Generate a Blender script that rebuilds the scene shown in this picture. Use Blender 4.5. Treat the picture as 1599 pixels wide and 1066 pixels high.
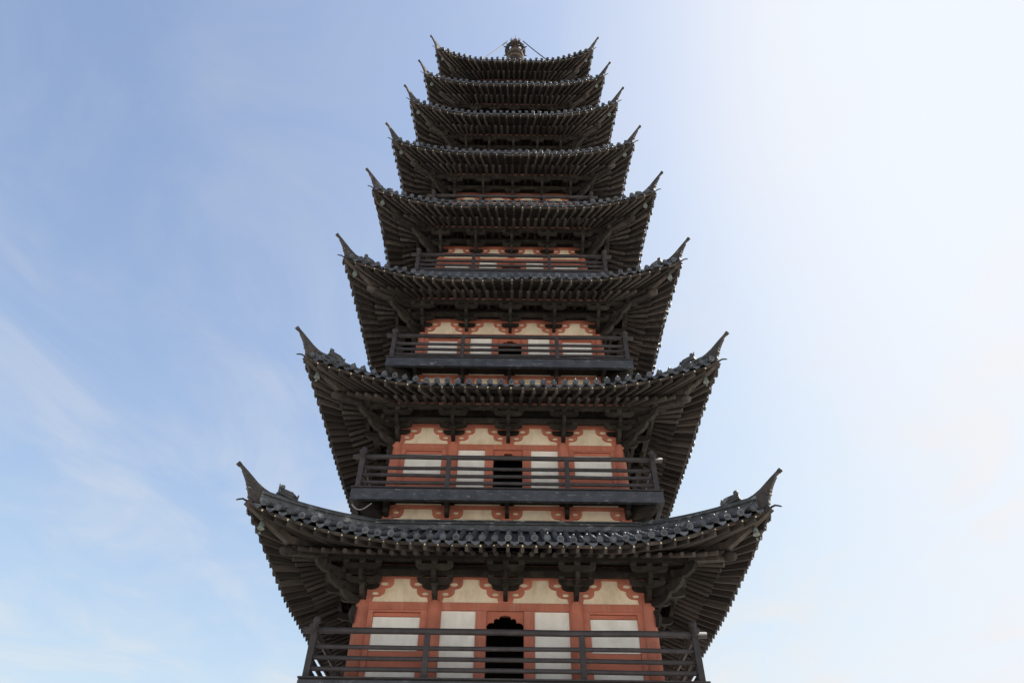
import bpy, math, random
from mathutils import Vector, Matrix
random.seed(11)
R_ = math.radians
scene = bpy.context.scene
for o in list(bpy.data.objects):
    bpy.data.objects.remove(o)

# ------------------------------------------------------------------ camera, sky, sun, exposure
cam_data = bpy.data.cameras.new("camera")
cam = bpy.data.objects.new("camera", cam_data)
scene.collection.objects.link(cam)
cam_data.sensor_width = 36.0
cam_data.lens = 24.07
cam_data.clip_start = 0.1
cam_data.clip_end = 20000
PITCH, ROLL, YAW = 43.588, 0.812, -0.194
cam.location = (0.102, -16.2, 1.6)
cam.rotation_euler = (Matrix.Rotation(R_(-YAW), 4, 'Z') @ Matrix.Rotation(R_(90 + PITCH), 4, 'X')
                      @ Matrix.Rotation(R_(ROLL), 4, 'Z')).to_euler()
scene.camera = cam

SUN_EL, SUN_AZ = 45.0, 81.0          # degrees; azimuth clockwise from +Y (straight ahead)
world = bpy.data.worlds.new("World")
scene.world = world
world.use_nodes = True
wn, wl = world.node_tree.nodes, world.node_tree.links
wn.clear()
w_out = wn.new("ShaderNodeOutputWorld")
w_bg = wn.new("ShaderNodeBackground")
w_bg.inputs["Strength"].default_value = 0.092
sky = wn.new("ShaderNodeTexSky")
sky.sky_type = 'NISHITA'
sky.sun_disc = False
sky.sun_elevation = R_(SUN_EL)
sky.sun_rotation = R_(SUN_AZ)
sky.altitude = 0
sky.air_density = 1.0
sky.dust_density = 2.3
sky.ozone_density = 1.0
# soft highlight shoulder put into the sky colour: radiance levels off instead of peaking
ssep = wn.new("ShaderNodeSeparateColor"); capped = wn.new("ShaderNodeCombineColor")
wl.new(sky.outputs[0], ssep.inputs[0])
SKY_CAP = (3.04, 3.26, 3.55)
for ch in range(3):
    def mth(op, a, b):
        nd = wn.new("ShaderNodeMath"); nd.operation = op
        for i, v in enumerate((a, b)):
            if isinstance(v, (int, float)): nd.inputs[i].default_value = v
            else: wl.new(v, nd.inputs[i])
        return nd.outputs[0]
    c = ssep.outputs[ch]
    q = mth('POWER', mth('DIVIDE', c, SKY_CAP[ch]), 5.0)
    q = mth('POWER', mth('ADD', q, 1.0), -0.2)
    wl.new(mth('MULTIPLY', c, q), capped.inputs[ch])
# thin high cloud, laid out on a plane far above
geo = wn.new("ShaderNodeTexCoord")
sep = wn.new("ShaderNodeSeparateXYZ")
wl.new(geo.outputs["Generated"], sep.inputs[0])
zc = wn.new("ShaderNodeMath"); zc.operation = 'MAXIMUM'; zc.inputs[1].default_value = 0.06
wl.new(sep.outputs["Z"], zc.inputs[0])
dx = wn.new("ShaderNodeMath"); dx.operation = 'DIVIDE'
dy = wn.new("ShaderNodeMath"); dy.operation = 'DIVIDE'
wl.new(sep.outputs["X"], dx.inputs[0]); wl.new(zc.outputs[0], dx.inputs[1])
wl.new(sep.outputs["Y"], dy.inputs[0]); wl.new(zc.outputs[0], dy.inputs[1])
cmb = wn.new("ShaderNodeCombineXYZ")
wl.new(dx.outputs[0], cmb.inputs[0]); wl.new(dy.outputs[0], cmb.inputs[1])
cmap = wn.new("ShaderNodeMapping")
cmap.inputs["Location"].default_value = (4.4, 5.2, 0)
cmap.inputs["Rotation"].default_value = (0, 0, R_(-38))
cmap.inputs["Scale"].default_value = (0.85, 0.6, 1)
wl.new(cmb.outputs[0], cmap.inputs["Vector"])
cn = wn.new("ShaderNodeTexNoise")
cn.inputs["Scale"].default_value = 2.6
cn.inputs["Detail"].default_value = 12
cn.inputs["Roughness"].default_value = 0.56
cn.inputs["Distortion"].default_value = 0.8
wl.new(cmap.outputs[0], cn.inputs["Vector"])
cr = wn.new("ShaderNodeMapRange")
cr.interpolation_type = 'SMOOTHSTEP'
cr.inputs["From Min"].default_value = 0.38
cr.inputs["From Max"].default_value = 0.80
cr.inputs["To Min"].default_value = 0.0
cr.inputs["To Max"].default_value = 0.85
wl.new(cn.outputs["Fac"], cr.inputs["Value"])
cmix = wn.new("ShaderNodeMix"); cmix.data_type = 'RGBA'
# thin even veil, thicker along the longer path low in the sky
veil = wn.new("ShaderNodeMath"); veil.operation = 'DIVIDE'; veil.inputs[0].default_value = 0.10
wl.new(zc.outputs[0], veil.inputs[1])
vsum = wn.new("ShaderNodeMath"); vsum.operation = 'ADD'; vsum.use_clamp = True
path = wn.new("ShaderNodeMath"); path.operation = 'DIVIDE'; path.use_clamp = True; path.inputs[0].default_value = 0.40
wl.new(zc.outputs[0], path.inputs[1])
cfac = wn.new("ShaderNodeMath"); cfac.operation = 'MULTIPLY'
wl.new(cr.outputs[0], cfac.inputs[0]); wl.new(path.outputs[0], cfac.inputs[1])
wl.new(veil.outputs[0], vsum.inputs[0]); wl.new(cfac.outputs[0], vsum.inputs[1])
wl.new(vsum.outputs[0], cmix.inputs["Factor"])
wl.new(capped.outputs[0], cmix.inputs["A"])
# the cloud is lit by the sky light around it: brighter towards the sun, never a flat colour
cloud = wn.new("ShaderNodeVectorMath"); cloud.operation = 'MULTIPLY_ADD'
wl.new(capped.outputs[0], cloud.inputs[0])
cloud.inputs[1].default_value = (0.62, 0.55, 0.46)
cloud.inputs[2].default_value = (1.28, 1.32, 1.50)
wl.new(cloud.outputs[0], cmix.inputs["B"])
wl.new(cmix.outputs["Result"], w_bg.inputs["Color"])
wl.new(w_bg.outputs[0], w_out.inputs[0])

sun_dir = Vector((math.sin(R_(SUN_AZ)) * math.cos(R_(SUN_EL)), math.cos(R_(SUN_AZ)) * math.cos(R_(SUN_EL)), math.sin(R_(SUN_EL))))
sun_data = bpy.data.lights.new("sun", 'SUN')
sun_data.energy = 4.9
sun_data.angle = R_(0.53)
sun_data.color = (1.0, 0.95, 0.87)
sun = bpy.data.objects.new("sun", sun_data)
scene.collection.objects.link(sun)
sun.location = sun_dir * 100
sun.rotation_euler = sun_dir.to_track_quat('Z', 'Y').to_euler()
scene.view_settings.view_transform = 'Standard'
scene.view_settings.look = 'None'
scene.view_settings.exposure = 1.66
scene.view_settings.gamma = 1
scene.view_settings.use_curve_mapping = False

# ------------------------------------------------------------------ materials
def material(name, base, vary=0.25, rough=0.75, scale=(3, 3, 3), fleck=None, fleck_at=(0.62, 0.72), fleck_scale=7.0,
             bump=0.25, bump_scale=30.0, spec=0.35, island=0.3, stain=None, stain_at=(0.5, 0.75), stain_scale=1.6, streak=None):
    m = bpy.data.materials.new(name)
    m.use_nodes = True
    nt = m.node_tree
    n, l = nt.nodes, nt.links
    b = n["Principled BSDF"]
    tc = n.new("ShaderNodeTexCoord")
    oi = n.new("ShaderNodeObjectInfo")
    gi = n.new("ShaderNodeNewGeometry")
    off = n.new("ShaderNodeMath"); off.operation = 'MULTIPLY'; off.inputs[1].default_value = 37.0
    l.new(oi.outputs["Random"], off.inputs[0])
    add = n.new("ShaderNodeVectorMath"); add.operation = 'ADD'
    l.new(tc.outputs["Object"], add.inputs[0]); l.new(off.outputs[0], add.inputs[1])
    mp = n.new("ShaderNodeMapping"); mp.inputs["Scale"].default_value = scale
    l.new(add.outputs[0], mp.inputs["Vector"])
    no = n.new("ShaderNodeTexNoise"); no.inputs["Scale"].default_value = 1.0; no.inputs["Detail"].default_value = 7
    no.inputs["Roughness"].default_value = 0.62
    l.new(mp.outputs[0], no.inputs["Vector"])
    mr = n.new("ShaderNodeMapRange")
    mr.inputs["From Min"].default_value = 0.3; mr.inputs["From Max"].default_value = 0.7
    mr.inputs["To Min"].default_value = 1 - vary; mr.inputs["To Max"].default_value = 1 + vary
    l.new(no.outputs["Fac"], mr.inputs["Value"])
    # each piece a little lighter or darker than its neighbours
    r1 = n.new("ShaderNodeMath"); r1.operation = 'ADD'
    l.new(oi.outputs["Random"], r1.inputs[0]); l.new(gi.outputs["Random Per Island"], r1.inputs[1])
    r2 = n.new("ShaderNodeMath"); r2.operation = 'FRACT'; l.new(r1.outputs[0], r2.inputs[0])
    r3 = n.new("ShaderNodeMapRange"); r3.inputs["To Min"].default_value = 1 - island; r3.inputs["To Max"].default_value = 1 + island
    l.new(r2.outputs[0], r3.inputs["Value"])
    mu = n.new("ShaderNodeMath"); mu.operation = 'MULTIPLY'
    l.new(mr.outputs[0], mu.inputs[0]); l.new(r3.outputs[0], mu.inputs[1])
    sc = n.new("ShaderNodeVectorMath"); sc.operation = 'SCALE'
    sc.inputs[0].default_value = base
    l.new(mu.outputs[0], sc.inputs["Scale"])
    col = sc.outputs[0]
    def overlay(col, colour, at, scl, sc3=(1, 1, 1), fac=1.0):
        m2 = n.new("ShaderNodeMapping"); m2.inputs["Scale"].default_value = sc3
        l.new(add.outputs[0], m2.inputs["Vector"])
        n2 = n.new("ShaderNodeTexNoise"); n2.inputs["Scale"].default_value = scl; n2.inputs["Detail"].default_value = 8
        n2.inputs["Roughness"].default_value = 0.7
        l.new(m2.outputs[0], n2.inputs["Vector"])
        k = n.new("ShaderNodeMapRange"); k.inputs["From Min"].default_value = at[0]; k.inputs["From Max"].default_value = at[1]
        k.inputs["To Max"].default_value = fac
        l.new(n2.outputs["Fac"], k.inputs["Value"])
        mx = n.new("ShaderNodeMix"); mx.data_type = 'RGBA'
        l.new(k.outputs[0], mx.inputs["Factor"]); l.new(col, mx.inputs["A"])
        mx.inputs["B"].default_value = (*colour, 1)
        return mx.outputs["Result"]
    if stain: col = overlay(col, stain, stain_at, stain_scale, (1, 1, 0.6), 0.6)
    if streak: col = overlay(col, streak, (0.5, 0.74), 1.0, (9, 9, 0.7), 0.55)
    if fleck: col = overlay(col, fleck, fleck_at, fleck_scale, (0.6, 1, 1.6), 0.8)
    l.new(col, b.inputs["Base Color"])
    b.inputs["Roughness"].default_value = rough
    b.inputs["Specular IOR Level"].default_value = spec
    bn = n.new("ShaderNodeTexNoise"); bn.inputs["Scale"].default_value = bump_scale; bn.inputs["Detail"].default_value = 4
    l.new(mp.outputs[0], bn.inputs["Vector"])
    bp = n.new("ShaderNodeBump"); bp.inputs["Strength"].default_value = bump; bp.inputs["Distance"].default_value = 0.02
    l.new(bn.outputs["Fac"], bp.inputs["Height"]); l.new(bp.outputs[0], b.inputs["Normal"])
    return m

M = {}
M['red'] = material("red_ochre_paint", (0.43, 0.145, 0.094), 0.2, 0.7, (1.5, 1.5, 2.5), bump=0.12, bump_scale=12, island=0.08,
                    stain=(0.24, 0.085, 0.07), stain_at=(0.5, 0.8), stain_scale=2.2, streak=(0.50, 0.26, 0.22))
M['red_board'] = material("red_board_paint", (0.43, 0.14, 0.09), 0.15, 0.65, (2, 2, 3), bump=0.12, bump_scale=14, island=0.10)
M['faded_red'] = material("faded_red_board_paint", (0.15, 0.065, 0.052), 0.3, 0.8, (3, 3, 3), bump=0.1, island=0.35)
M['cream'] = material("cream_plaster", (0.70, 0.61, 0.48), 0.08, 0.85, (2, 2, 2), bump=0.1, bump_scale=15, island=0.05,
                      stain=(0.38, 0.27, 0.14), stain_at=(0.46, 0.70), stain_scale=2.8, streak=(0.56, 0.46, 0.33))
M['white'] = material("white_plaster", (0.82, 0.80, 0.76), 0.05, 0.85, (2, 2, 2), bump=0.08, bump_scale=15, island=0.03,
                      stain=(0.56, 0.52, 0.46), stain_at=(0.44, 0.74), stain_scale=3.0, streak=(0.70, 0.67, 0.61))
M['wood'] = material("weathered_dark_timber", (0.040, 0.0335, 0.031), 0.5, 0.8, (9, 9, 1.6), bump=0.35, bump_scale=6, island=0.55,
                     stain=(0.105, 0.072, 0.05), stain_at=(0.55, 0.75), stain_scale=3.0, spec=0.2)
M['bracket'] = material("dark_bracket_timber", (0.024, 0.021, 0.019), 0.35, 0.75, (4, 4, 4), bump=0.3, bump_scale=9, island=0.35,
                        stain=(0.085, 0.068, 0.05), stain_at=(0.54, 0.78), stain_scale=4.0, spec=0.15)
M['board'] = material("dark_sheathing_boards", (0.020, 0.016, 0.015), 0.4, 0.85, (6, 6, 6), bump=0.3, bump_scale=6, island=0.2,
                      stain=(0.05, 0.036, 0.027), stain_at=(0.56, 0.8), stain_scale=2.2)
M['rail'] = material("dark_brown_railing_paint", (0.038, 0.033, 0.036), 0.35, 0.7, (5, 5, 5), bump=0.2, bump_scale=9, island=0.2,
                     fleck=(0.22, 0.20, 0.18), fleck_at=(0.66, 0.76), fleck_scale=9)
M['beam'] = material("blue_grey_beam_paint", (0.038, 0.040, 0.047), 0.4, 0.5, (4, 4, 4), bump=0.25, bump_scale=9, island=0.15,
                     fleck=(0.30, 0.30, 0.31), fleck_at=(0.57, 0.72), fleck_scale=9.0)
M['tile'] = material("grey_clay_tile", (0.052, 0.055, 0.062), 0.45, 0.36, (8, 8, 8), bump=0.25, bump_scale=7, island=0.5,
                     fleck=(0.24, 0.24, 0.24), fleck_at=(0.56, 0.74), fleck_scale=8, spec=0.45)  # pale flecks: uneven tile tone, plus roof sheen put into the colour
M['ridge'] = material("lime_and_sheen_ridge_tile", (0.055, 0.058, 0.063), 0.35, 0.65, (7, 7, 7), bump=0.35, bump_scale=6, island=0.3,
                      fleck=(0.36, 0.36, 0.35), fleck_at=(0.54, 0.68), fleck_scale=4)  # pale flecks: lime patches, plus a bluish-white sheen put into the colour
M['horn'] = material("rust_streaked_ridge_horn", (0.040, 0.037, 0.036), 0.4, 0.7, (6, 6, 6), bump=0.4, bump_scale=6, island=0.2,
                     stain=(0.11, 0.058, 0.028), stain_at=(0.53, 0.72), stain_scale=4, fleck=(0.34, 0.34, 0.34), fleck_at=(0.58, 0.70), fleck_scale=3.5)
M['iron'] = material("dark_cast_iron", (0.025, 0.024, 0.025), 0.3, 0.8, (6, 6, 6), bump=0.3, bump_scale=8, island=0.2,
                     stain=(0.12, 0.06, 0.03), stain_at=(0.55, 0.75), stain_scale=5)
M['rust'] = material("rusty_cast_iron", (0.075, 0.052, 0.036), 0.4, 0.7, (6, 6, 6), bump=0.3, bump_scale=8, island=0.35,
                     stain=(0.05, 0.04, 0.035), stain_at=(0.5, 0.7), stain_scale=5)
M['bronze'] = material("green_bronze", (0.10, 0.12, 0.11), 0.3, 0.5, (9, 9, 9), bump=0.2, bump_scale=8, island=0.1,
                       stain=(0.24, 0.27, 0.24), stain_at=(0.5, 0.75), stain_scale=9)
M['bulb'] = material("pale_lamp_glass", (0.58, 0.51, 0.37), 0.05, 0.25, island=0.1, bump=0.0)
M['cable'] = material("grey_cable", (0.30, 0.28, 0.26), 0.1, 0.6, island=0.05, bump=0.05)
M['dark'] = material("dark_interior_shade", (0.030, 0.026, 0.024), 0.2, 0.9, island=0.05)  # near-black colour stands in for the shade inside the rooms
M['ground'] = material("pale_stone_paving", (0.34, 0.32, 0.285), 0.2, 0.85, (0.7, 0.7, 0.7), bump=0.15, bump_scale=8, island=0.0)

# ------------------------------------------------------------------ mesh helpers
class MB:
    """collects shapes; build() links them as one mesh object"""
    def __init__(s):
        s.v, s.f, s.m, s.sm, s.cur, s.smooth = [], [], [], [], 0, False
    def addv(s, pts):
        b = len(s.v); s.v.extend([tuple(p) for p in pts]); return b
    def face(s, idx):
        s.f.append(tuple(idx)); s.m.append(s.cur); s.sm.append(s.smooth)
    def box(s, x0, x1, y0, y1, z0, z1, ch=0.0):
        b = s.addv([(x, y, z) for z in (z0, z1) for y in (y0, y1) for x in (x0, x1)])
        for q in ((0, 2, 3, 1), (4, 5, 7, 6), (0, 1, 5, 4), (2, 6, 7, 3), (0, 4, 6, 2), (1, 3, 7, 5)):
            s.face([b + i for i in q])
    def tube(s, p0, p1, r0, r1=None, n=8, caps=True, phase=0.0):
        r1 = r0 if r1 is None else r1
        s.sweep([p0, p1], [r0, r1], n, caps, phase)
    def sweep(s, pts, rad, n=8, caps=True, phase=0.0, squash=None, up=(0, 0, 1)):
        """round (or n-sided) section swept along pts; squash=(w,h) scales the section sideways/upwards"""
        pts = [Vector(p) for p in pts]
        up = Vector(up); rings = []
        for i, p in enumerate(pts):
            d = (pts[min(i + 1, len(pts) - 1)] - pts[max(i - 1, 0)]).normalized()
            a = d.cross(up)
            if a.length < 1e-4: a = d.cross(Vector((1, 0, 0)))
            a.normalize(); c = a.cross(d).normalized()
            r = rad[i] if isinstance(rad, (list, tuple)) else rad
            rw, rh = (r, r) if not isinstance(r, tuple) else r
            rings.append(s.addv([p + a * (math.cos(phase + 2 * math.pi * k / n) * rw) + c * (math.sin(phase + 2 * math.pi * k / n) * rh) for k in range(n)]))
        sm = s.smooth
        s.smooth = sm or n > 6
        for i in range(len(rings) - 1):
            for k in range(n):
                s.face([rings[i] + k, rings[i] + (k + 1) % n, rings[i + 1] + (k + 1) % n, rings[i + 1] + k])
        s.smooth = sm
        if caps:
            s.face([rings[0] + k for k in range(n)][::-1]); s.face([rings[-1] + k for k in range(n)])
    def bar(s, pts, w, h, up=(0, 0, 1)):
        """rectangular section w x h (numbers or lists) along pts"""
        q = math.sqrt(2) / 2
        W = w if isinstance(w, (list, tuple)) else [w] * len(pts)
        H = h if isinstance(h, (list, tuple)) else [h] * len(pts)
        s.sweep(pts, [(a * q, b * q) for a, b in zip(W, H)], 4, True, math.pi / 4, up=up)
    def prism(s, poly, y0, y1, fn=None):
        """poly in (x, z), extruded along y from y0 (front) to y1"""
        fn = fn or (lambda x, y, z: (x, y, z))
        n = len(poly)
        a = s.addv([fn(x, y0, z) for x, z in poly]); b = s.addv([fn(x, y1, z) for x, z in poly])
        s.face([a + i for i in range(n)]); s.face([b + i for i in range(n)][::-1])
        for i in range(n):
            j = (i + 1) % n
            s.face([a + j, a + i, b + i, b + j])
    def lathe(s, prof, n=12, c=(0, 0, 0)):
        """prof: list of (r, z)"""
        rings = []
        for r, z in prof:
            rings.append(s.addv([(c[0] + r * math.cos(2 * math.pi * k / n), c[1] + r * math.sin(2 * math.pi * k / n), c[2] + z) for k in range(n)]))
        sm = s.smooth; s.smooth = True
        for i in range(len(rings) - 1):
            for k in range(n):
                s.face([rings[i] + k, rings[i] + (k + 1) % n, rings[i + 1] + (k + 1) % n, rings[i + 1] + k])
        s.smooth = sm
        s.face([rings[0] + k for k in range(n)][::-1]); s.face([rings[-1] + k for k in range(n)])
    def ball(s, c, r, n=8, k=5, sz=1.0):
        s.lathe([(max(0.001, r * math.sin(math.pi * i / k)), -r * sz * math.cos(math.pi * i / k)) for i in range(k + 1)], n, c)
    def torus(s, c, R, r, n=24, k=6):
        b = []
        for i in range(n):
            a = 2 * math.pi * i / n
            b.append(s.addv([(c[0] + (R + r * math.cos(2 * math.pi * j / k)) * math.cos(a), c[1] + (R + r * math.cos(2 * math.pi * j / k)) * math.sin(a),
                              c[2] + r * math.sin(2 * math.pi * j / k)) for j in range(k)]))
        for i in range(n):
            for j in range(k):
                s.face([b[i] + j, b[(i + 1) % n] + j, b[(i + 1) % n] + (j + 1) % k, b[i] + (j + 1) % k])
    def mesh(s, name, mats):
        me = bpy.data.meshes.new(name)
        me.from_pydata(s.v, [], s.f)
        for m in mats: me.materials.append(M[m])
        me.polygons.foreach_set("material_index", s.m)
        me.polygons.foreach_set("use_smooth", s.sm)
        me.update()
        return me
    def build(s, name, mats, parent=None, rotz=0.0, kind=None, loc=None):
        if isinstance(mats, str): mats = [mats]
        return link(name, s.mesh(name, mats), parent, rotz, kind, loc)

def link(name, me, parent=None, rotz=0.0, kind=None, loc=None):
    o = bpy.data.objects.new(name, me)
    scene.collection.objects.link(o)
    o.parent = parent
    o.rotation_euler = (0, 0, rotz)
    if loc is not None: o.location = loc
    if kind: o['kind'] = kind
    return o

def empty(name, parent=None, loc=(0, 0, 0)):
    o = bpy.data.objects.new(name, None)
    scene.collection.objects.link(o)
    o.parent = parent; o.location = loc
    o.empty_display_size = 0.3
    return o

HALF = math.pi / 2

# ------------------------------------------------------------------ ground
g = MB()
g.box(-4000, 4000, -4000, 4000, -1.0, 0.0)
ground = g.build("ground", 'ground', kind='structure')

# ------------------------------------------------------------------ the pagoda
pagoda = empty("pagoda")
pagoda['label'] = "tall square brick and timber pagoda with dark upturned eaves and red painted walls"
pagoda['category'] = "pagoda"

# storey: wall half width, floor, eave height, eave half width, tip half width, tip height, rail half width, roof shift
ST = {
    1: dict(w=3.05, F=0.45, E=3.30, Re=4.75, Rt=5.20, zt=4.50, Rr=3.6, dx=0.0),
    2: dict(w=2.92, F=5.53, E=7.615, Re=4.63, Rt=5.146, zt=8.869, Rr=3.465, dx=0.045),
    3: dict(w=2.745, F=9.46, E=11.502, Re=4.44, Rt=4.956, zt=12.682, Rr=3.245, dx=0.06),
    4: dict(w=2.555, F=13.42, E=15.331, Re=4.235, Rt=4.752, zt=16.432, Rr=3.058, dx=0.045),
    5: dict(w=2.36, F=17.10, E=18.859, Re=4.05, Rt=4.55, zt=19.967, Rr=2.832, dx=0.06),
    6: dict(w=2.15, F=20.44, E=22.16, Re=3.84, Rt=4.341, zt=23.134, Rr=2.682, dx=0.0),
    7: dict(w=1.935, F=23.69, E=25.216, Re=3.62, Rt=4.12, zt=26.375, Rr=2.44, dx=0.0),
    8: dict(w=1.70, F=26.65, E=28.085, Re=3.385, Rt=3.881, zt=29.038, Rr=2.2, dx=0.0),
    9: dict(w=1.48, F=29.40, E=30.728, Re=3.165, Rt=3.665, zt=31.964, Rr=1.98, dx=-0.02),
}

# ---------- walls ----------
def stepped(cx, zb, zt, k, clip=None):
    """outline of the red painted stepped bracket on the wall: block, two rounded arms"""
    h = zt - zb
    half = [(0.135 * k, 0.0), (0.165 * k, 0.22 * h), (0.20 * k, 0.22 * h)]
    def arc(x0, z0, x1, z1, n=5):
        return [(x0 + (x1 - x0) * math.sin(HALF * i / n), z0 + (z1 - z0) * (1 - math.cos(HALF * i / n))) for i in range(n + 1)]
    half += arc(0.24 * k, 0.22 * h, 0.375 * k, 0.46 * h)
    half += [(0.375 * k, 0.56 * h)]
    half += arc(0.41 * k, 0.58 * h, 0.53 * k, 0.80 * h)
    half += [(0.53 * k, 1.0 * h)]
    right = [(cx + x, zb + z) for x, z in half]
    left = [(cx - x, zb + z) for x, z in half][::-1]
    poly = left + right
    if clip:
        poly = [(min(max(x, clip[0]), clip[1]), z) for x, z in poly]
        out = [poly[0]]
        for p in poly[1:]:
            if (Vector(p) - Vector(out[-1])).length > 1e-4: out.append(p)
        poly = out
    return poly

def oval(cx, cz, rx, rz, n=10):
    return [(cx + rx * math.cos(2 * math.pi * i / n), cz + rz * math.sin(2 * math.pi * i / n)) for i in range(n)]

def facade(s, emit, door, corners=True):
    """pieces of one wall face, in the frame of the front face; emit(name, MB, material)"""
    d = ST[s]; w, F, E = d['w'], d['F'], d['E']
    k = w / 2.92
    zt = E - 0.45
    H = zt - F
    hs = H / 1.62
    u = 0.476 * w
    Y = lambda depth: -(w - depth)          # y of a plane set back from the wall face
    # masonry behind (with a doorway on the front)
    m = MB()
    dh = 0.36 * k
    top = E + 0.55
    if door:
        m.box(-w + 0.13, -dh - 0.003, Y(.11), Y(.40), F - 0.6, top)
        m.box(dh + 0.003, w - 0.13, Y(.11), Y(.40), F - 0.6, top)
        m.box(-dh, dh, Y(.115), Y(.395), zt - 0.14, top)
        m.box(-dh, dh, Y(.115), Y(.395), F - 0.6, F + 0.02)
    else:
        m.box(-w + 0.13, w - 0.13, Y(.11), Y(.40), F - 0.6, top)  # no doorway on the unseen sides, so the inside stays dark
    emit("masonry", m, 'red')
    # upper plaster between the brackets, and under the balcony
    for (z0, z1, nm) in ((zt + 0.003, E + 0.03, 'a'), (F - 0.52, F - 0.14, 'b')):
        for i in range(4):
            m = MB(); x0 = -2 * u + i * u
            m.box(x0 + 0.10 * k, x0 + u - 0.10 * k, Y(.055), Y(.108), z0, z1)
            emit("plaster_panel", m, 'cream')
    for i in range(5):
        cx = (i - 2) * u
        lim = (-w + 0.02, w - 0.02)
        m = MB(); m.prism(stepped(cx, zt + 0.001, E + 0.03, k, lim), Y(.012), Y(.054))
        for sx in (-1, 1):
            if abs(cx + sx * 0.3 * k) < w:
                m.cur = 1
                m.prism(oval(cx + sx * 0.20 * k, zt + 0.155, 0.062 * k, 0.028), Y(.006), Y(.011))
                m.prism(oval(cx + sx * 0.36 * k, zt + 0.35, 0.075 * k, 0.032), Y(.006), Y(.011))
                m.cur = 0
        emit("wall_bracket", m, ['red', 'cream'])
        # bracket of the balcony zone: block and one arm
        m = MB()
        zb = F - 0.49
        hh = 0.34
        half = [(0.11 * k, 0), (0.15 * k, 0.13), (0.22 * k, 0.13)] + [(0.24 * k + 0.12 * k * math.sin(HALF * q / 5), 0.13 + 0.15 * (1 - math.cos(HALF * q / 5))) for q in range(6)] + [(0.36 * k, hh)]
        poly = [(cx - x, zb + z) for x, z in half][::-1] + [(cx + x, zb + z) for x, z in half]
        poly = [(min(max(x, -w - 0.0), w + 0.0), z) for x, z in poly]
        q2 = [poly[0]]
        for p in poly[1:]:
            if (Vector(p) - Vector(q2[-1])).length > 1e-4: q2.append(p)
        m.prism(q2, Y(.010), Y(.054))
        # the block itself stands out and is cleaner
        m.prism([(cx - 0.13 * k, zb + 0.12), (cx - 0.10 * k, zb - 0.01), (cx + 0.10 * k, zb - 0.01), (cx + 0.13 * k, zb + 0.12)], Y(-.04), Y(.008))
        m.cur = 1
        for sx in (-1, 1):
            if abs(cx + sx * 0.3 * k) < w:
                m.prism(oval(cx + sx * 0.20 * k, zb + 0.235, 0.062 * k, 0.026), Y(.004), Y(.009))
        emit("wall_bracket", m, ['red', 'cream'])
    m = MB(); m.box(-w + 0.03, w - 0.03, Y(.004), Y(.105), E + 0.032, E + 0.115); emit("lintel", m, 'red')
    m = MB(); m.box(-w + 0.05, w - 0.05, Y(.006), Y(.105), F - 0.138, F - 0.062); emit("lintel", m, 'red')
    m = MB()
    for i in range(4):
        x0 = -2 * u + i * u
        m.box(x0 + 0.16 * k, x0 + u - 0.16 * k, Y(.008), Y(.105), F - 0.06, F - 0.028)
    emit("plaster_strip", m, 'cream')
    m = MB(); m.box(-w + 0.03, w - 0.03, Y(.0), Y(.105), E + 0.117, E + 0.30); m.box(-w + .03, w - .03, Y(-.03), Y(.1), E + 0.36, E + 0.52)
    emit("wall_plate", m, 'bracket')
    # plate under the plaster
    m = MB(); m.box(-2 * u + 0.05, 2 * u - 0.05, Y(.03), Y(.105), zt - 0.15 * hs, zt); emit("tie_beam", m, 'red')
    # columns
    cols = [-2 * u, -u, u, 2 * u]
    for i, cx in enumerate(cols):
        if i in (0, 3) and not corners: continue
        r = 0.135 * k + 0.012
        m = MB()
        yy = -(w - r * 0.50) if 0 < i < 3 else -(w - r * 0.70)
        cx2 = cx if 0 < i < 3 else math.copysign(w - r * 0.80, cx)
        z1 = zt + 0.045
        m.lathe([(r * 1.02, F + 0.02), (r * 1.01, F + H * 0.5), (r * 0.98, z1 - 0.16), (r * 0.94, z1 - 0.07), (r * 0.80, z1 - 0.02), (r * 0.70, z1)], 16, (cx2, yy, 0))
        emit("column", m, 'red')
    # side bays: framed window boards
    for sx in (-1, 1):
        a, b = sx * (u + 0.11 * k), sx * (2 * u - 0.06 * k)
        x0, x1 = min(a, b), max(a, b)
        f0, f1 = x0 + 0.15 * k, x1 - 0.15 * k
        zw1 = zt - 0.19 * hs
        zw0 = F + 0.02
        m = MB()
        m.box(x0, f0, Y(.04), Y(.105), zw0, zt - 0.152 * hs)
        m.box(f1, x1, Y(.04), Y(.105), zw0, zt - 0.152 * hs)
        m.box(f0 + .001, f1 - .001, Y(.042), Y(.105), zw1, zt - 0.153 * hs)
        emit("window_frame", m, 'red')
        m = MB(); m.box(f0 + .003, f1 - .003, Y(.072), Y(.105), zt - 0.270 * hs, zw1 - 0.012); emit("window_board", m, 'red_board')
        m = MB(); m.box(f0 + .003, f1 - .003, Y(.075), Y(.105), zt - 0.905 * hs, zt - 0.282 * hs); emit("window_panel", m, 'white')
        m = MB(); m.box(f0 + .003, f1 - .003, Y(.066), Y(.105), zt - 1.225 * hs, zt - 0.920 * hs); emit("window_board", m, 'red_board')
        m = MB(); m.box(f0 + .003, f1 - .003, Y(.075), Y(.105), F + 0.16 * hs, zt - 1.232 * hs); emit("window_panel", m, 'white')
        m = MB(); m.box(f0 + .003, f1 - .003, Y(.066), Y(.105), F + 0.02, F + 0.155 * hs); emit("window_board", m, 'red_board')
        # bays beside the door
        a, b = sx * (u - 0.115 * k), sx * (0.575 * k)
        x0, x1 = min(a, b), max(a, b)
        m = MB(); m.box(x0, x1, Y(.07), Y(.105), F + 0.10, zt - 0.155 * hs); emit("window_panel", m, 'white')
        a, b = sx * (0.572 * k), sx * (0.365 * k)
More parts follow.
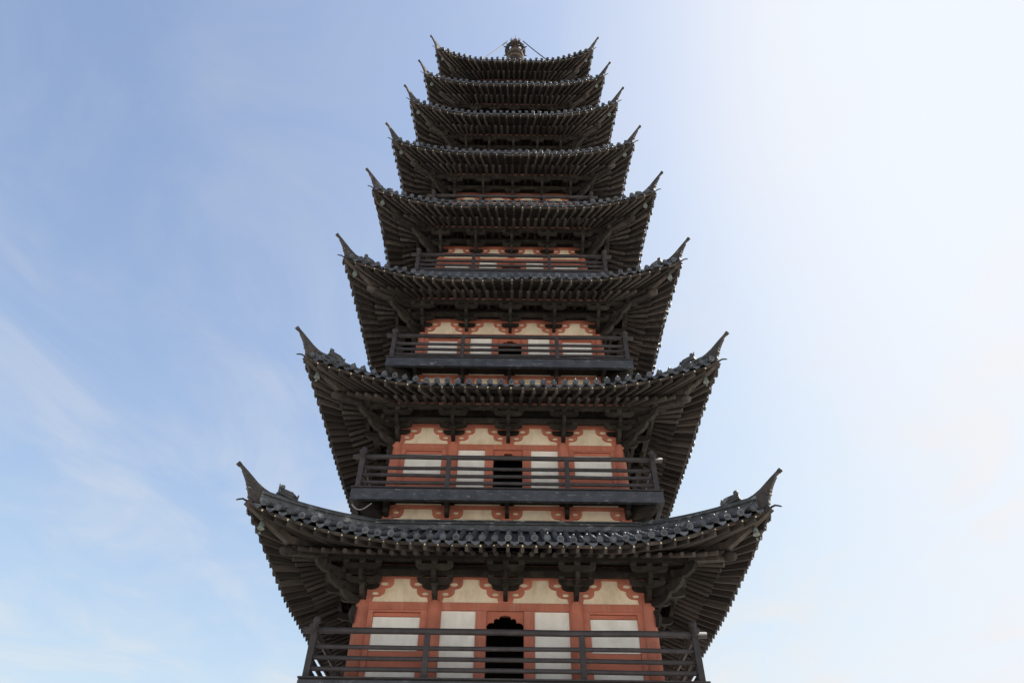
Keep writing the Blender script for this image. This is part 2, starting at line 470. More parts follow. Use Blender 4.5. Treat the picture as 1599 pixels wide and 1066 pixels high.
        m = MB(); m.box(min(a, b), max(a, b), Y(.035), Y(.105), F + 0.02, zt - 0.155 * hs); emit("door_jamb", m, 'red')
    if door:
        # cusped head of the doorway
        zs = zt - 0.50 * hs; za = zt - 0.155 * hs
        def hd(x):
            x = abs(x) / dh
            if x < 0.30: return 0.245 + 0.03 * math.sqrt(max(0, 1 - (x / 0.30) ** 2))
            if x < 0.62: return 0.165 + 0.055 * math.sqrt(max(0, 1 - ((x - 0.46) / 0.17) ** 2))
            return 0.03 + 0.11 * math.sqrt(max(0, 1 - ((x - 0.74) / 0.28) ** 2))
        xs = [-dh + 2 * dh * i / 48 for i in range(49)]
        m = MB()
        poly = [(x, min(zs + hd(x) * hs, za - 0.01)) for x in xs] + [(dh, za), (-dh, za)]
        m.prism(poly, Y(.075), Y(.113))
        emit("door_head", m, 'red_board')
        m = MB(); m.box(-dh, dh, Y(.05), Y(.40), F + 0.021, F + 0.10); emit("threshold", m, 'red')
    else:
        m = MB(); m.box(-dh, dh, Y(.075), Y(.109), F + 0.02, zt - 0.157 * hs); emit("added_door_board", m, 'red_board')  # added board closing an unseen side to keep light out of the interior

def make_wall(s):
    wall = empty("wall", pagoda)
    def front(name, m, mat):
        m.build(name, mat, wall)
    facade(s, front, True)
    for q in (1, 2, 3):
        acc = MB(); mats = []
        def collect(name, m, mat):
            mm = [mat] if isinstance(mat, str) else mat
            b = len(acc.v); acc.v.extend(m.v)
            for f, mi, sm in zip(m.f, m.m, m.sm):
                if mm[mi] not in mats: mats.append(mm[mi])
                acc.f.append(tuple(b + i for i in f)); acc.m.append(mats.index(mm[mi])); acc.sm.append(sm)
        facade(s, collect, False, q == 2)
        acc.build("wall_face", mats, wall, rotz=q * HALF)
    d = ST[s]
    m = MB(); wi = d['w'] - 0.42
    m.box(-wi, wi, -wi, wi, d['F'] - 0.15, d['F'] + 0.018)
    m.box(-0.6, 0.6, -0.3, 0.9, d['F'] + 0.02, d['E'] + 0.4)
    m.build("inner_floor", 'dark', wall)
    return wall

# ---------- brackets under the eaves ----------
def bowl(cx, half, z0, z1, n=5):
    """cross arm: straight top, ends rounded up from the underside"""
    p = []
    for i in range(n + 1):
        a = HALF * i / n
        p.append((cx + half * (0.45 + 0.55 * math.sin(a)), z0 + (z1 - z0) * 0.75 * (1 - math.cos(a))))
    return [(2 * cx - x, z) for x, z in p][::-1] + p + [(cx + half, z1), (cx - half, z1)]

def yprism(m, poly, xc, wd):
    """poly in (out, z) extruded sideways about x = xc; out is mapped by the caller"""
    n = len(poly)
    a = m.addv([(xc - wd / 2, y, z) for y, z in poly]); b = m.addv([(xc + wd / 2, y, z) for y, z in poly])
    m.face([a + i for i in range(n)]); m.face([b + i for i in range(n)][::-1])
    for i in range(n):
        j = (i + 1) % n
        m.face([a + j, a + i, b + i, b + j])

def bracket_parts(s, cx):
    d = ST[s]; w, E = d['w'], d['E']; k = w / 2.92
    y = lambda o: -(w + o)
    parts = []
    def arm(o1, z0, z1, wd=0.085):
        m = MB()
        yprism(m, [(y(-0.05), z1), (y(-0.05), z0), (y(o1 - 0.16), z0), (y(o1 - 0.07), z0 + (z1 - z0) * 0.12), (y(o1 - 0.02), z0 + (z1 - z0) * 0.4), (y(o1), z1 - 0.02), (y(o1), z1)], cx, wd)
        parts.append(("projecting_arm", m))
    arm(0.37, E - 0.43, E - 0.28)
    arm(0.70, E - 0.25, E - 0.10, 0.08)
    m = MB(); m.prism(bowl(cx, 0.35 * k, E - 0.23, E - 0.11), y(0.345), y(0.265)); parts.append(("cross_arm", m))
    m = MB(); m.prism(bowl(cx, 0.27 * k, E - 0.22, E - 0.12), y(0.07), y(0.0)); parts.append(("cross_arm", m))
    m = MB(); m.prism(bowl(cx, 0.36 * k, E - 0.085, E + 0.02), y(0.675), y(0.590)); parts.append(("cross_arm", m))
    def block(o, x, z0, z1, hw=0.06):
        m = MB(); c = 0.35
        zc = z0 + (z1 - z0) * c
        b = m.addv([(x + sx * hw * f, y(o) + sy * hw * f, z) for z, f in ((z0, 0.72), (zc, 1.0), (z1, 1.0)) for sx, sy in ((-1, -1), (1, -1), (1, 1), (-1, 1))])
        for r in range(2):
            for i in range(4):
                m.face([b + r * 4 + i, b + r * 4 + (i + 1) % 4, b + r * 4 + 4 + (i + 1) % 4, b + r * 4 + 4 + i])
        m.face([b + 3, b + 2, b + 1, b]); m.face([b + 8, b + 9, b + 10, b + 11])
        parts.append(("bearing_block", m))
    for sx in (-1, 0, 1):
        block(0.632, cx + sx * 0.31 * k, E + 0.022, E + 0.098)
    for sx in (-1, 1):
        block(0.305, cx + sx * 0.29 * k, E - 0.108, E - 0.052)
    block(0.33, cx, E - 0.278, E - 0.252, 0.07)
    return parts

def corner_parts(s):
    """the diagonal arms at the front left corner (x<0); built along the outward diagonal"""
    d = ST[s]; w, E = d['w'], d['E']
    P = lambda o, z: (-(w + o), -(w + o), z)
    parts = []
    def curl(pts, wid, hts):
        m = MB(); m.bar([P(o, z) for o, z in pts], wid, hts); parts.append(("diagonal_arm", m))
    curl([(-0.06, E - 0.42), (0.10, E - 0.44), (0.19, E - 0.41), (0.25, E - 0.34), (0.27, E - 0.27)], 0.10, [.14, .15, .13, .11, .06])
    curl([(-0.06, E - 0.24), (0.22, E - 0.26), (0.36, E - 0.26), (0.45, E - 0.21), (0.50, E - 0.13), (0.515, E - 0.07)], 0.10, [.16, .17, .15, .13, .10, .05])
    curl([(-0.06, E - 0.02), (0.45, E - 0.05), (0.60, E - 0.05), (0.69, E + 0.0), (0.73, E + 0.07), (0.74, E + 0.13)], 0.10, [.16, .17, .15, .13, .10, .05])
    m = MB(); m.box(-(w + .68), -(w + .56), -(w + .68), -(w + .56), E - 0.03, E + 0.30); parts.append(("corner_strut", m))
    m = MB(); m.bar([P(0.02, E - 0.58), P(0.05, E - 0.72), P(0.02, E - 0.9)], [.10, .09, .05], [.08, .10, .05], up=(1, -1, 0)); parts.append(("hanging_spur", m))
    return parts

def make_brackets(s):
    d = ST[s]; w, E = d['w'], d['E']; u = 0.476 * w
    split = s in (2, 3, 4)
    def put(parts, q, alone):
        if alone:
            b = empty("bracket_set", pagoda); b.rotation_euler = (0, 0, q * HALF)
            for nm, m in parts: m.build(nm, 'bracket', b)
        else:
            acc = MB()
            for nm, m in parts: merge(acc, m)
            acc.build("bracket_set", 'bracket', pagoda, rotz=q * HALF)
    for q in (0, 1, 3, 2):
        if q == 2 and s > 1: continue
        for i in range(-2, 3):
            put(bracket_parts(s, i * u if abs(i) < 2 else math.copysign(w - 0.13, i)), q, split and q == 0)
    for q in range(4):
        put(corner_parts(s), q, split and q in (0, 1))

def merge(acc, m):
    b = len(acc.v); acc.v.extend(m.v)
    acc.f.extend(tuple(b + i for i in f) for f in m.f); acc.m.extend(m.m); acc.sm.extend(m.sm)

# ---------- balcony ----------
def bent(x0, x1, y, z, seed):
    r = random.Random(seed)
    return [(x0 + (x1 - x0) * i / 6, y + r.uniform(-.007, .007), z + r.uniform(-.008, .006)) for i in range(7)]

def make_balcony(s):
    d = ST[s]; F, Rr, w = d['F'], d['Rr'], d['w']; Rb = Rr + 0.105
    bal = empty("balcony", pagoda)
    u = 0.476 * w
    m = MB(); m.box(-Rb + .02, Rb - .02, -Rb + .02, Rb - .02, F - 0.026, F - 0.001); m.build("deck", 'board', bal)
    m = MB()
    for a, b in ((-Rb - .012, -w - .02), (w + .02, Rb + .012)):
        m.box(-Rb - .012, Rb + .012, a, b, F + 0.001, F + 0.026)
        m.box(a, b, -w - .018, w + .018, F + 0.001, F + 0.026)
    m.build("deck_edge", 'rail', bal)
    for q in range(4):
        rz = q * HALF
        m = MB()
        L = Rb if q % 2 == 0 else Rb - 0.10
        m.box(-L, L, -Rb, -Rb + 0.095, F - 0.285, F - 0.028)
        m.build("rim_beam", 'beam', bal, rz)
        m = MB(); m.sweep(bent(-Rr - .22, Rr + .22, -Rr, F + .85 + (.0 if q % 2 == 0 else .004), s * 10 + q), 0.056, 10); m.build("handrail", 'rail', bal, rz)
        for h in (0.56, 0.37, 0.185):
            m = MB(); m.sweep(bent(-Rr, Rr, -Rr, F + h, s * 100 + q * 10 + int(h * 9)), 0.041, 8); m.build("rail", 'rail', bal, rz)
        for x in (-0.405 * Rr, 0.405 * Rr):
            m = MB(); m.box(x - .05, x + .05, -Rr - .045, -Rr + .045, F + 0.027, F + 0.80); m.build("baluster", 'rail', bal, rz)
        # corner post with a knob
        m = MB(); m.box(-Rr - .055, -Rr + .055, -Rr - .055, -Rr + .055, F + 0.027, F + 0.93)
        m.lathe([(.05, .93), (.032, .955), (.06, .985), (.072, 1.03), (.058, 1.08), (.02, 1.105)], 10, (-Rr, -Rr, F))
        m.build("corner_post", 'rail', bal, rz)
        # supports under the beam
        if q in (0, 1, 3):
            for i in range(-2, 3):
                cx = i * u if abs(i) < 2 else math.copysign(w - 0.12, i)
                m = MB()
                yprism(m, [(-w + .02, F - .05), (-w + .02, F - .40), (-w - .14, F - .40), (-w - .22, F - .37), (-w - .26, F - .30), (-w - .26, F - .29), (-Rb + .12, F - .27), (-Rb + .12, F - .05)], cx, 0.085)
                m.build("support_arm", 'bracket', bal, rz)
        if q in (0, 1):
            m = MB()
            P = lambda o, z: (-(w + o), -(w + o), z)
            m.bar([P(-.05, F - .33), P(.18, F - .38), P(.33, F - .37), P(.43, F - .32), P(.50, F - .22)], .11, [.16, .17, .15, .12, .07])
            m.bar([P(-.05, F - .15), P(.35, F - .16), P(.56, F - .12)], .12, [.14, .14, .10])
            m.build("diagonal_arm", 'bracket', bal, rz)
    if s == 3:
        c = []
        for i in range(13):
            t = i / 12
            c.append((-Rb + 0.05 + 0.42 * t, -Rb + 0.10, F - 0.36 - 0.17 * math.sin(math.pi * min(1, t * 1.0)) * (1 - 0.35 * t) + 0.03 * t))
        m = MB(); m.sweep(c, 0.011, 6); m.build("cable", 'cable', bal)

# ---------- roofs ----------
def roof_fn(s):
    d = ST[s]; w, E, Re = d['w'], d['E'], d['Re']
    Rc = d['Rt'] - 0.255
    rise = (d['zt'] - E) - 0.60
    if s == 9: Rtop, ztop = 0.34, E + 3.35
    elif s == 1: Rtop, ztop = w + 0.02, E + 1.1
    else: Rtop, ztop = ST[s + 1]['w'] + 0.09, E + 1.14
    if s >= 2 and s < 9: ztop = min(ztop, ST[s + 1]['F'] - 0.62)
    def eave(t):
        a = max(0.0, (abs(t) - 0.33) / 0.67)
        sag = 0.016 * math.sin(t * 4.3 + s * 1.7) + 0.010 * math.sin(t * 9.1 + s * 3.1)
        return t * Rc, Re + (Rc - Re) * a ** 2.2, E + rise * a ** 1.85 + sag * (1 - a)
    def surf(x, R):
        t = min(1.0, abs(x) / max(R, 1e-3))
        te = min(1.0, abs(x) / Rc)
        a = max(0.0, (t - 0.33) / 0.67)
        ae = max(0.0, (te - 0.33) / 0.67)
        Rl = Re + (Rc - Re) * max(a, ae) ** 2.2
        uu = min(1.0, max(0.0, (Rl - R) / (Rl - Rtop)))
        c = (0.22 if s < 9 else 0.16)
        sag = (0.016 * math.sin(x / Rc * 4.3 + s * 1.7) + 0.010 * math.sin(x / Rc * 9.1 + s * 3.1)) * (1 - a) * (1 - uu)
        return E - 0.035 + sag + (ztop - E) * ((1 - c) * uu + c * uu * uu) + rise * max(a * (1 - uu) ** 0.6, 0) ** 1.85
    return dict(eave=eave, surf=surf, Rc=Rc, rise=rise, Rtop=Rtop, ztop=ztop)

cyl = MB(); cyl.tube((0, 0, 0), (0, 0, 1), 1.0, 1.0, 8)
CYL = cyl.mesh("rafter", ['wood'])
sq = MB(); sq.sweep([(0, 0, 0), (0, 0, 1)], [1.0, 0.86], 4, True, math.pi / 4)
SQ = sq.mesh("flying_rafter", ['wood'])

def between(name, me, p0, p1, r, parent, roll=0.0):
    """a unit-length mesh along z laid from p0 to p1"""
    p0, p1 = Vector(p0), Vector(p1)
    dv = p1 - p0
    z = dv.normalized(); x = z.cross(Vector((0, 0, 1)))
    if x.length < 1e-5: x = Vector((1, 0, 0))
    x.normalize(); y = z.cross(x)
    rx, ry = (r, r) if not isinstance(r, tuple) else r
    mt = Matrix(((x.x * rx, y.x * ry, dv.x, p0.x), (x.y * rx, y.y * ry, dv.y, p0.y), (x.z * rx, y.z * ry, dv.z, p0.z), (0, 0, 0, 1)))
    o = bpy.data.objects.new(name, me)
    scene.collection.objects.link(o)
    o.parent = parent
    o.matrix_local = mt
    return o

def rafters(s):
    """list of (lower start, lower end, flyer start, flyer end) on the front side"""
    d = ST[s]; w, E = d['w'], d['E']; rf = roof_fn(s)
    Lr = w + 1.24                     # half length of the row of rafter ends
    sp = 0.220
    n = int(round(Lr / sp))
    rows = []
    rng = random.Random(100 + s)
    for i in range(-n, n + 1):
        if abs(i) == n: continue
        x = i * Lr / n
        t = x / Lr
        sgn = 1 if x >= 0 else -1
        ax = abs(x)
        xf = w - 0.35                 # fan begins here
        R0 = w + 0.06
        if ax <= xf: xs = ax
        else: xs = xf + (ax - xf) * 0.30
        Rend = w + 1.22 + 0.03 * max(0, (abs(t) - 0.5) * 2) ** 2
        zend = E - 0.035 + 0.06 * max(0, (abs(t) - 0.4) / 0.6) ** 2
        zs = E + 0.50 + 0.02 * max(0, abs(t) - 0.4)
        if ax > xf:
            q = (ax - xf) / (Lr - xf)
            R0 = w + 0.06 + 0.25 * q
            zs = zs - 0.13 * q
        j = lambda a: rng.uniform(-a, a)
        A = (sgn * xs, -R0, zs)
        B = (x + j(.012), -Rend + j(.02), zend + j(.006))
        ex, eR, ez = rf['eave'](t * (0.985))
        Aw, Bw = Vector(A), Vector(B)
        dirv = (Bw - Aw).normalized()
        fs = Aw.lerp(Bw, 0.62) + Vector((0, 0, 0.085))
        fe = Vector((ex + j(.01), -(eR - 0.035) + j(.012), ez - 0.165 + j(.006)))
        rows.append((A, B, tuple(fs), tuple(fe)))
    return rows

def make_roof(s):
    d = ST[s]; w, E, Re = d['w'], d['E'], d['Re']
    rf = roof_fn(s); Rc, surf, eave, Rtop, ztop = rf['Rc'], rf['surf'], rf['eave'], rf['Rtop'], rf['ztop']
    roof = empty("roof", pagoda); roof.location = (d['dx'], 0, 0)
    rows = rafters(s)
    piecewise = s in (2, 3, 4)
    rng = random.Random(s)
    # sheathing and roof bed, four sides
    side = MB()
    nr = len(rows)
    def strip(P, Q):
        a = side.addv(P); b = side.addv(Q); k = len(P)
        for i in range(k - 1):
            side.face([a + i, a + i + 1, b + i + 1, b + i])
    UP = Vector((0, 0, 0.05))
    cor_low = lambda sg: (sg * (w + 0.3), -(w + 0.3), E + 0.40)
    LA = [cor_low(-1)] + [tuple(Vector(r[0]) + UP) for r in rows] + [cor_low(1)]
    LB = [(-(w + 1.26), -(w + 1.26), E + 0.08)] + [tuple(Vector(r[1]) + UP) for r in rows] + [(w + 1.26, -(w + 1.26), E + 0.08)]
    strip(LB, LA)
    FA = [(-(w + 0.95), -(w + 0.95), E + 0.30)] + [tuple(Vector(r[2]) + Vector((0, 0, .046))) for r in rows] + [(w + 0.95, -(w + 0.95), E + 0.30)]
    def lift(p, dr=0.0): return (p[0], p[1] - dr, p[2] + 0.046)
    c_e = eave(1.0)
    FB = [(-c_e[0] + .02, -c_e[1] + .02, c_e[2] - .10)] + [lift(r[3], .01) for r in rows] + [(c_e[0] - .02, -c_e[1] + .02, c_e[2] - .10)]
    strip(FB, FA)
    # eave board
    side.cur = 1
    for a, b in zip(FB[:-1], FB[1:]):
        side.bar([Vector(a) + Vector((0, -.006, .012)), Vector(b) + Vector((0, -.006, .012))], 0.05, 0.05)
    # pan tiles (bed): columns of points along the eave with hollows between the cover rows
    side.cur = 2
    sp = 0.238
    nt = int(Rc / sp)
    xs = []
    for i in range(-nt * 2 - 1, nt * 2 + 2):
        x = i * sp / 2
        if abs(x) < Rc - 0.01: xs.append((x, i % 2 != 0))
    xs = [(-Rc, False)] + xs + [(Rc, False)]
    NS = 7
    prev = None
    side.smooth = True
    for x, hollow in xs:
        t = max(-1, min(1, x / Rc))
        _, eR, ez = eave(t)
        Rin = max(abs(x), Rtop)
        col = []
        for k in range(NS):
            f = k / (NS - 1)
            R = eR + (min(Rin, eR) - eR) * f
            col.append((x, -R, surf(x, R) - (0.028 if hollow else 0.0)))
        b = side.addv(col)
        if prev is not None:
            for k in range(NS - 1): side.face([prev + k, b + k, b + k + 1, prev + k + 1])
        prev = b
    side.smooth = False
    me = side.mesh("roof_bed", ['board', 'wood', 'tile'])
    for q in range(4): link("roof_bed", me, roof, q * HALF)
    # purlin on the brackets, and red boards between the rafters
    pm = MB(); pm.box(-(w + .92), w + .92, -(w + .70), -(w + .57), E + 0.10, E + 0.188); pm.box(-(w + .45), w + .45, -(w + .345), -(w + .265), E - 0.065, E + 0.05)
    pme = pm.mesh("purlin", ['bracket'])
    for q in range(4):
        o = link("purlin", pme, roof, q * HALF)
        if q % 2: o.location.z = 0.004
    rb = MB()
    strg = [r for r in rows if abs(r[1][0]) < w + 0.45]
    for a, b in zip(strg[:-1], strg[1:]):
        def at(r):
            A, B = Vector(r[0]), Vector(r[1]); tt = ((w + .715) + A.y) / (A.y - B.y)
            return A.lerp(B, tt)
        pa, pb = at(a), at(b)
        ex = (pa.x + .049, pb.x - .049, -(w + .728), -(w + .704), E + 0.165, min(pa.z, pb.z) + 0.02)
        rb.box(*ex)
        if s > 2:
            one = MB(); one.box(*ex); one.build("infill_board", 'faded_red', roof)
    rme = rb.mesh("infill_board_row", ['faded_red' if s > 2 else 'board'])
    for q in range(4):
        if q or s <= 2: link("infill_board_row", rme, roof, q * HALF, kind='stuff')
    # rafters
    for q in range(4):
        if piecewise and q != 2 and (q == 0 or s < 4):
            rot = Matrix.Rotation(q * HALF, 4, 'Z')
            for A, B, fs, fe in rows:
                between("rafter", CYL, rot @ Vector(A), rot @ Vector(B), 0.048, roof)
                between("flying_rafter", SQ, rot @ Vector(fs), rot @ Vector(fe), (0.050, 0.088), roof)
        else:
            m = MB(); m2 = MB()
            for A, B, fs, fe in rows:
                m.tube(A, B, 0.048, n=6)
                m2.bar([fs, fe], [.070, .062], [.124, .107])
            m.build("rafter_row", 'wood', roof, q * HALF, kind='stuff')
            m2.build("flying_rafter_row", 'wood', roof, q * HALF, kind='stuff')
        m = MB()
        for A, B, fs, fe in rows:
            m.ball((fe[0], fe[1] - .034, fe[2] + .046 + rng.uniform(-.006, .006)), rng.uniform(.014, .023), 6, 4)
        if q == 0: m.build("bulb_string", 'bulb', roof, q * HALF, kind='stuff')
    # cover tile rows with round end discs and nail caps
    def tile_row(m, x, seed):
        rr = random.Random(seed)
        t = x / Rc
        _, eR, ez = eave(t)
        Rin = max(abs(x) + 0.03, Rtop)
        L = eR - Rin
        if L < 0.10: return False
        nseg = max(1, int(L / 0.23))
        jx, jz = rr.uniform(-.008, .008), rr.uniform(-.006, .008)
        pts, rad = [], []
        ov = 0.07 + rr.uniform(-.015, .03)
        for i in range(nseg):
            for f in (0.0, 0.97):
                R = eR + ov - (L + ov) * (i + f) / nseg
                pts.append((x + jx, -R, surf(x, min(R, eR)) + 0.030 + jz)); rad.append(0.060 if f == 0 else 0.052)
        m.sweep(pts, rad, 10, True)
        # end disc, slightly proud, with a rim
        p = Vector(pts[0])
        tilt = rr.uniform(-.04, .04)
        m.tube(p + Vector((0, -0.016, -.004)), p + Vector((0, 0.008, 0)), 0.064, 0.067, 12)
        m.tube(p + Vector((0, -0.022, -.004)), p + Vector((0, -0.0162, -.004)), 0.034, 0.042, 10)
        if rr.random() > 0.06:
            c = p + Vector((0, 0.07, 0.055))
            m.tube(c, c + Vector((rr.uniform(-.01, .01), -.012, .052)), 0.011, 0.009, 6)
            m.ball(c + Vector((0, -.014, .062)), 0.026, 8, 5)
        return True
    rest = [MB(), MB(), MB(), MB()]
    for q in range(4):
        for i in range(-nt, nt + 1):
            x = i * sp
            if abs(x) > Rc - 0.10: continue
            if q == 0 and s > 1:
                m = MB()
                if tile_row(m, x, s * 1000 + i): m.build("tile_row", 'tile', roof)
            else:
                tile_row(rest[q], x, s * 1000 + q * 200 + i)
    for q in ((1, 2, 3) if s > 1 else (0, 1, 2, 3)):
        rest[q].build("tile_field", 'tile', roof, q * HALF, kind='stuff')
    # drip tiles between the discs
    def drip(m, x):
        t = x / Rc
        _, eR, ez = eave(t)
        z = surf(x, eR) - 0.022
        dz = [(-.09, .02), (-.075, -.035), (-.04, -.06), (0, -.09), (.04, -.06), (.075, -.035), (.09, .02), (.045, -.004), (0, -.012), (-.045, -.004)]
        m.prism([(x + a, z + b) for a, b in dz], -eR - 0.06, -eR - 0.038)
    if piecewise:
        for i in range(-nt, nt):
            m = MB(); drip(m, (i + .5) * sp); m.build("drip_tile", 'tile', roof)
    for q in range(4):
        if q == 0 and piecewise: continue
        m = MB()
        for i in range(-nt, nt): drip(m, (i + .5) * sp)
        m.build("drip_tile_row", 'tile', roof, q * HALF, kind='stuff')
    # ridge courses where the roof meets the wall
    if s < 9:
        m = MB()
        for (o, z0, z1) in ((0.10, -.06, .035), (0.075, .036, .085), (0.105, .086, .118), (0.06, .119, .165), (0.085, .166, .195)):
            L = Rtop + o
            m.box(-L, L, -L, -Rtop + 0.1, ztop + z0, ztop + z1)
        me = m.mesh("wall_ridge", ['ridge'])
        for q in range(4):
            o = link("wall_ridge", me, roof, q * HALF)
            if q % 2: o.location.z = 0.003; o.scale = (0.985, 1, 1)
    # hips: ridge, horn, ornament, corner beams, hook
    tipR, tipz = d['Rt'], d['zt']
    for q in range(4):
        rz = q * HALF
        P = lambda R, z: (-R, -R, z)
        hz = lambda R: surf(R, R)
        R_in = Rtop + 0.03
        Rs = [R_in + (Rc - 0.16 - R_in) * i / 10 for i in range(11)]
        m = MB()
        m.bar([P(R, hz(R) + .05) for R in Rs], 0.17, 0.14)
        m.bar([P(R, hz(R) + .145) for R in Rs], 0.12, 0.06)
        m.bar([P(R, hz(R) + .195) for R in Rs], 0.165, 0.035)
        m.sweep([P(R, hz(R) + .235) for R in Rs], 0.055, 8)
        m.build("hip_ridge", 'ridge', roof, rz)
        # horn: tapering web under a slender top rod
        zc = E + rf['rise']
        up = tipz - zc
        T = lambda dr, dz: (tipR - dr, tipz - dz * up / 0.60)
        top = [T(0.80, .40), T(0.58, .375), T(0.44, .335), T(0.33, .275), T(0.24, .20), T(0.16, .135), T(0.08, .075), T(0, .02)]
        m = MB()
        m.sweep([P(R, z) for R, z in top], [(.05, .045), (.05, .045), (.047, .043), (.044, .042), (.041, .041), (.039, .04), (.038, .039), (.039, .04)], 10)
        web = [(R, z - .01) for R, z in top[1:7]] + [T(0.085, .13), T(0.13, .205), T(0.165, .27), T(0.20, .35), T(0.235, .45), T(0.262, .53), (Rc - .01, zc + .01), (Rc - .2, zc - 0.09), (Rc - .45, hz(Rc - .45) + .02)]
        dv = Vector((1, -1, 0)).normalized() * 0.036
        n = len(web)
        a = m.addv([Vector(P(R, z)) + dv for R, z in web]); b = m.addv([Vector(P(R, z)) - dv for R, z in web])
        m.face([a + i for i in range(n)]); m.face([b + i for i in range(n)][::-1])
        for i in range(n):
            j = (i + 1) % n
            m.face([a + j, a + i, b + i, b + j])
        m.sweep([P(tipR - .035, tipz - .047), P(tipR + .012, tipz - .012)], [(.046, .046), (.048, .048)], 10)
        m.build("ridge_horn", 'horn', roof, rz)
        # short stacked tiles that carry the horn
        m = MB()
        for i in range(4):
            f = 0.13 + i * 0.072
            R0, z0_ = T(0.245 - 0.28 * (f - .1), 0.545 - f)
            m.bar([P(R0 - 0.035, z0_ - .008), P(R0 + .02, z0_)], 0.10 - .006 * i, 0.024)
        m.build("corner_tiles", 'horn', roof, rz)
        # seated beast on the hip
        Rb = Rc - 0.56
        m = MB(); z0 = hz(Rb) + 0.28
        br = random.Random(s * 7 + q)
        m.bar([P(Rb - .17, z0 - .02), P(Rb + .17, z0 + .03)], 0.13, 0.05)
        m.sweep([P(Rb - .11, z0 + .06), P(Rb - .03, z0 + .09), P(Rb + .07, z0 + .10), P(Rb + .12, z0 + .13)], [.05, .068, .06, .035], 8)
        m.ball(P(Rb + .12, z0 + .17), 0.058, 8, 5)
        for (o, h, r) in ((-.13, .16, .02), (-.05, .17, .022), (.03, .165, .018), (.15, .235, .016), (.10, .235, .016)):
            m.tube(P(Rb + o, z0 + .06), P(Rb + o + br.uniform(-.02, .02), z0 + h), r * 1.5, r * .6, 5)
        m.build("ridge_beast", 'ridge', roof, rz)
        # corner beams
        m = MB()
        m.bar([P(w - 0.05, E + .52), P(w + 0.6, E + .24), P(w + 1.18, E - .01)], [.15, .15, .15], [.20, .19, .17])
        m.build("corner_beam", 'wood', roof, rz)
        m = MB(); 
        m.sweep([P(w + 1.15, E + .0), P(w + 1.22, E - .03), P(w + 1.29, E - .055), P(w + 1.325, E - .07)], [(.085, .085), (.092, .095), (.088, .09), (.05, .05)], 10)
        m.build("beam_head", 'wood', roof, rz)
        m = MB()
        m.bar([P(w + 0.9, E + .21), P(w + 1.25, E + .17), P((w + 1.25 + Rc) / 2, E + .10 + rf['rise'] * .42), P(Rc - .01, zc - .075)], [.12, .12, .11, .10], [.15, .15, .14, .12])
        m.build("corner_beam", 'wood', roof, rz)
        m = MB(); m.sweep([P(Rc - .02, zc - .07), P(Rc + .05, zc - .06), P(Rc + .10, zc - .10), P(Rc + .13, zc - .13)], [.02, .018, .016, .012], 6)
        m.build("corner_hook", 'iron', roof, rz)
    return roof

for s in range(1, 10):
    make_wall(s)
    if s > 1:
        make_balcony(s)
        make_brackets(s)
    make_roof(s)
# stone base under the ground storey
m = MB(); m.box(-3.9, 3.9, -3.9, 3.9, 0.0, 0.28); m.box(-3.6, 3.6, -3.6, 3.6, 0.281, 0.45)
m.build("stone_base", 'ground', pagoda)

# ---------- finial ----------
fin = empty("finial", pagoda)
AX = 0.0
m = MB(); m.lathe([(.52, 33.9), (.55, 34.1), (.42, 34.35), (.50, 34.7), (.60, 34.85), (.40, 35.0), (.13, 35.2), (.09, 38.5), (.075, 40.35)], 16)
m.build("mast", 'rust', fin)
for i, z in enumerate((35.4, 35.85, 36.3, 36.75, 37.2, 37.6, 37.95, 38.27)):
    r = 0.50 - 0.012 * i
    m = MB()
    m.torus((0, 0, z), r, 0.045, 28, 6); m.torus((0, 0, z + .13), r - .01, 0.035, 28, 6); m.torus((0, 0, z + .06), 0.16, 0.04, 14, 6)
    for k in range(10):
        a = 2 * math.pi * k / 10
        m.bar([(0.1 * math.cos(a), 0.1 * math.sin(a), z + .06), (r * math.cos(a), r * math.sin(a), z + .03)], .05, .035)
        a2 = 2 * math.pi * (k + .5) / 10
        m.tube((r * math.cos(a), r * math.sin(a), z), (r * math.cos(a2), r * math.sin(a2), z + .13), .026, n=5)
        m.tube((r * math.cos(a2), r * math.sin(a2), z + .13), (r * math.cos(a + .628), r * math.sin(a + .628), z), .026, n=5)
    m.build("finial_ring", 'rust' if i % 2 else 'iron', fin)
# canopy with leaf spikes
m = MB()
zc = 38.95
m.torus((0, 0, zc), 0.50, 0.075, 28, 6); m.torus((0, 0, zc + .28), 0.38, 0.05, 24, 6)
for k in range(8):
    a = 2 * math.pi * (k + .5) / 8
    c, sn = math.cos(a), math.sin(a)
    m.sweep([(0.08 * c, 0.08 * sn, zc + .62), (0.30 * c, 0.30 * sn, zc + .42), (0.46 * c, 0.46 * sn, zc + .16), (0.52 * c, 0.52 * sn, zc)], [.05, .055, .06, .05], 6)
    m.sweep([(0.50 * c, 0.50 * sn, zc), (0.62 * c, 0.62 * sn, zc - .02), (0.70 * c, 0.70 * sn, zc + .03)], [.055, .035, .012], 6)
    m.sweep([(0.36 * c, 0.36 * sn, zc + .28), (0.47 * c, 0.47 * sn, zc + .36), (0.53 * c, 0.53 * sn, zc + .56)], [.04, .03, .015], 6)
    m.sweep([(0.49 * c, 0.49 * sn, zc), (0.46 * c, 0.46 * sn, zc - .22)], [.045, .02], 6)
m.build("finial_canopy", 'iron', fin)
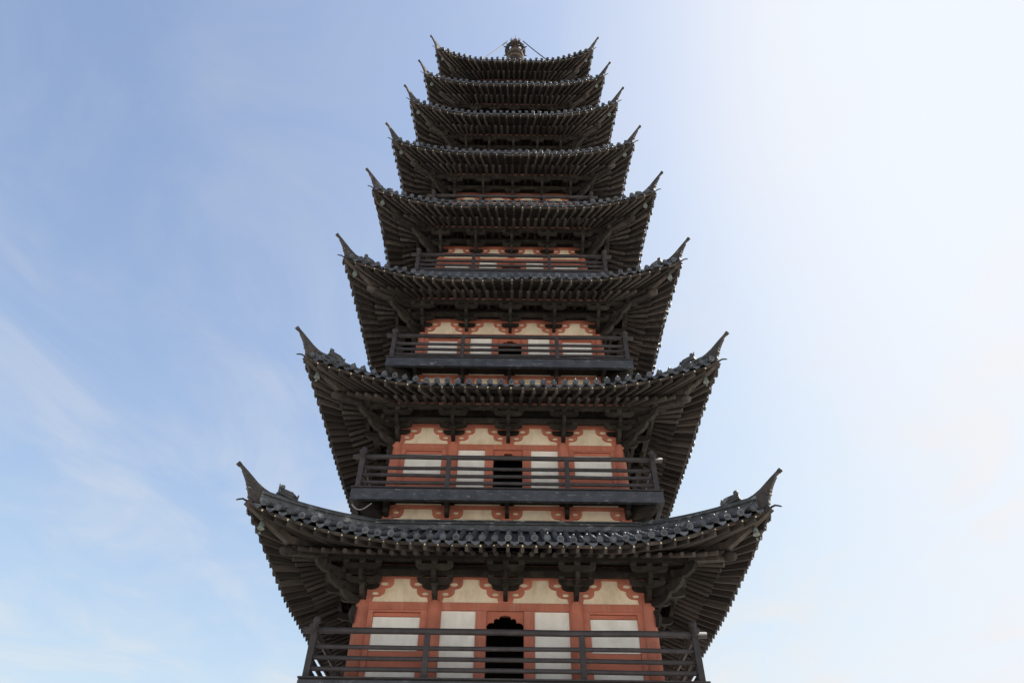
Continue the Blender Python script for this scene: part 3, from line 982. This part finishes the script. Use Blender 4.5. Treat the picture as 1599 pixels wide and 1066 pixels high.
m = MB(); m.lathe([(.06, 39.3), (.22, 39.45), (.25, 39.62), (.18, 39.82), (.11, 39.9), (.18, 40.0), (.20, 40.1), (.12, 40.28), (.05, 40.35), (.09, 40.42), (.06, 40.52), (.022, 40.6), (.015, 41.06)], 12)
m.build("finial_gourd", 'rust', fin)
for q in range(4):
    a = Vector((-0.42, -0.42, 39.25)); b = Vector((-2.0, -2.0, 32.62))
    pts = []
    for i in range(9):
        f = i / 8; p = a.lerp(b, f); p.z -= 0.10 * math.sin(math.pi * f); pts.append(p)
    m = MB(); m.sweep(pts, 0.026, 6); m.build("guy_chain", 'iron', fin, q * HALF)

# ------------------------------------------------------------------ wind bells under the roof corners
bm = MB(); bm.lathe([(.10, -.30), (.085, -.26), (.075, -.16), (.06, -.10), (.02, -.075)], 10); BELL = bm.mesh("bell_body", ['bronze'])
bm = MB(); bm.torus((0, 0, 0), 0.02, 0.007, 10, 5); bm.tube((0, 0, -.01), (0, 0, -.08), .008, n=6); HANG = bm.mesh("hanger", ['iron'])
bm = MB(); bm.tube((0, 0, -.25), (0, 0, -.40), .007, n=5); bm.box(-.035, .035, -.004, .004, -.47, -.395); CLAP = bm.mesh("clapper", ['bronze'])
ORD = {2: "lowest roof", 3: "second roof from the bottom", 4: "third roof from the bottom", 5: "fourth roof from the bottom",
       6: "fourth roof from the top", 7: "third roof from the top", 8: "second roof from the top", 9: "topmost roof"}
ROOFWORD = ORD
for s in range(2, 10):
    d = ST[s]; rf = roof_fn(s)
    for sx in (-1, 1):
        R = rf['Rc'] - 0.30
        z = d['E'] + rf['rise'] * 0.55 + .02
        b = empty("wind_bell", None, (sx * R + d['dx'], -R, z))
        b['label'] = "green bronze wind bell hanging under the %s corner of the %s" % ("left" if sx < 0 else "right", ROOFWORD[s])
        b['category'] = "bell"
        b['group'] = "wind bells under the roof corners"
        for nm, me in (("bell_body", BELL), ("hanger", HANG), ("clapper", CLAP)):
            o = link(nm, me, b); o.scale = (.68, .68, .68)
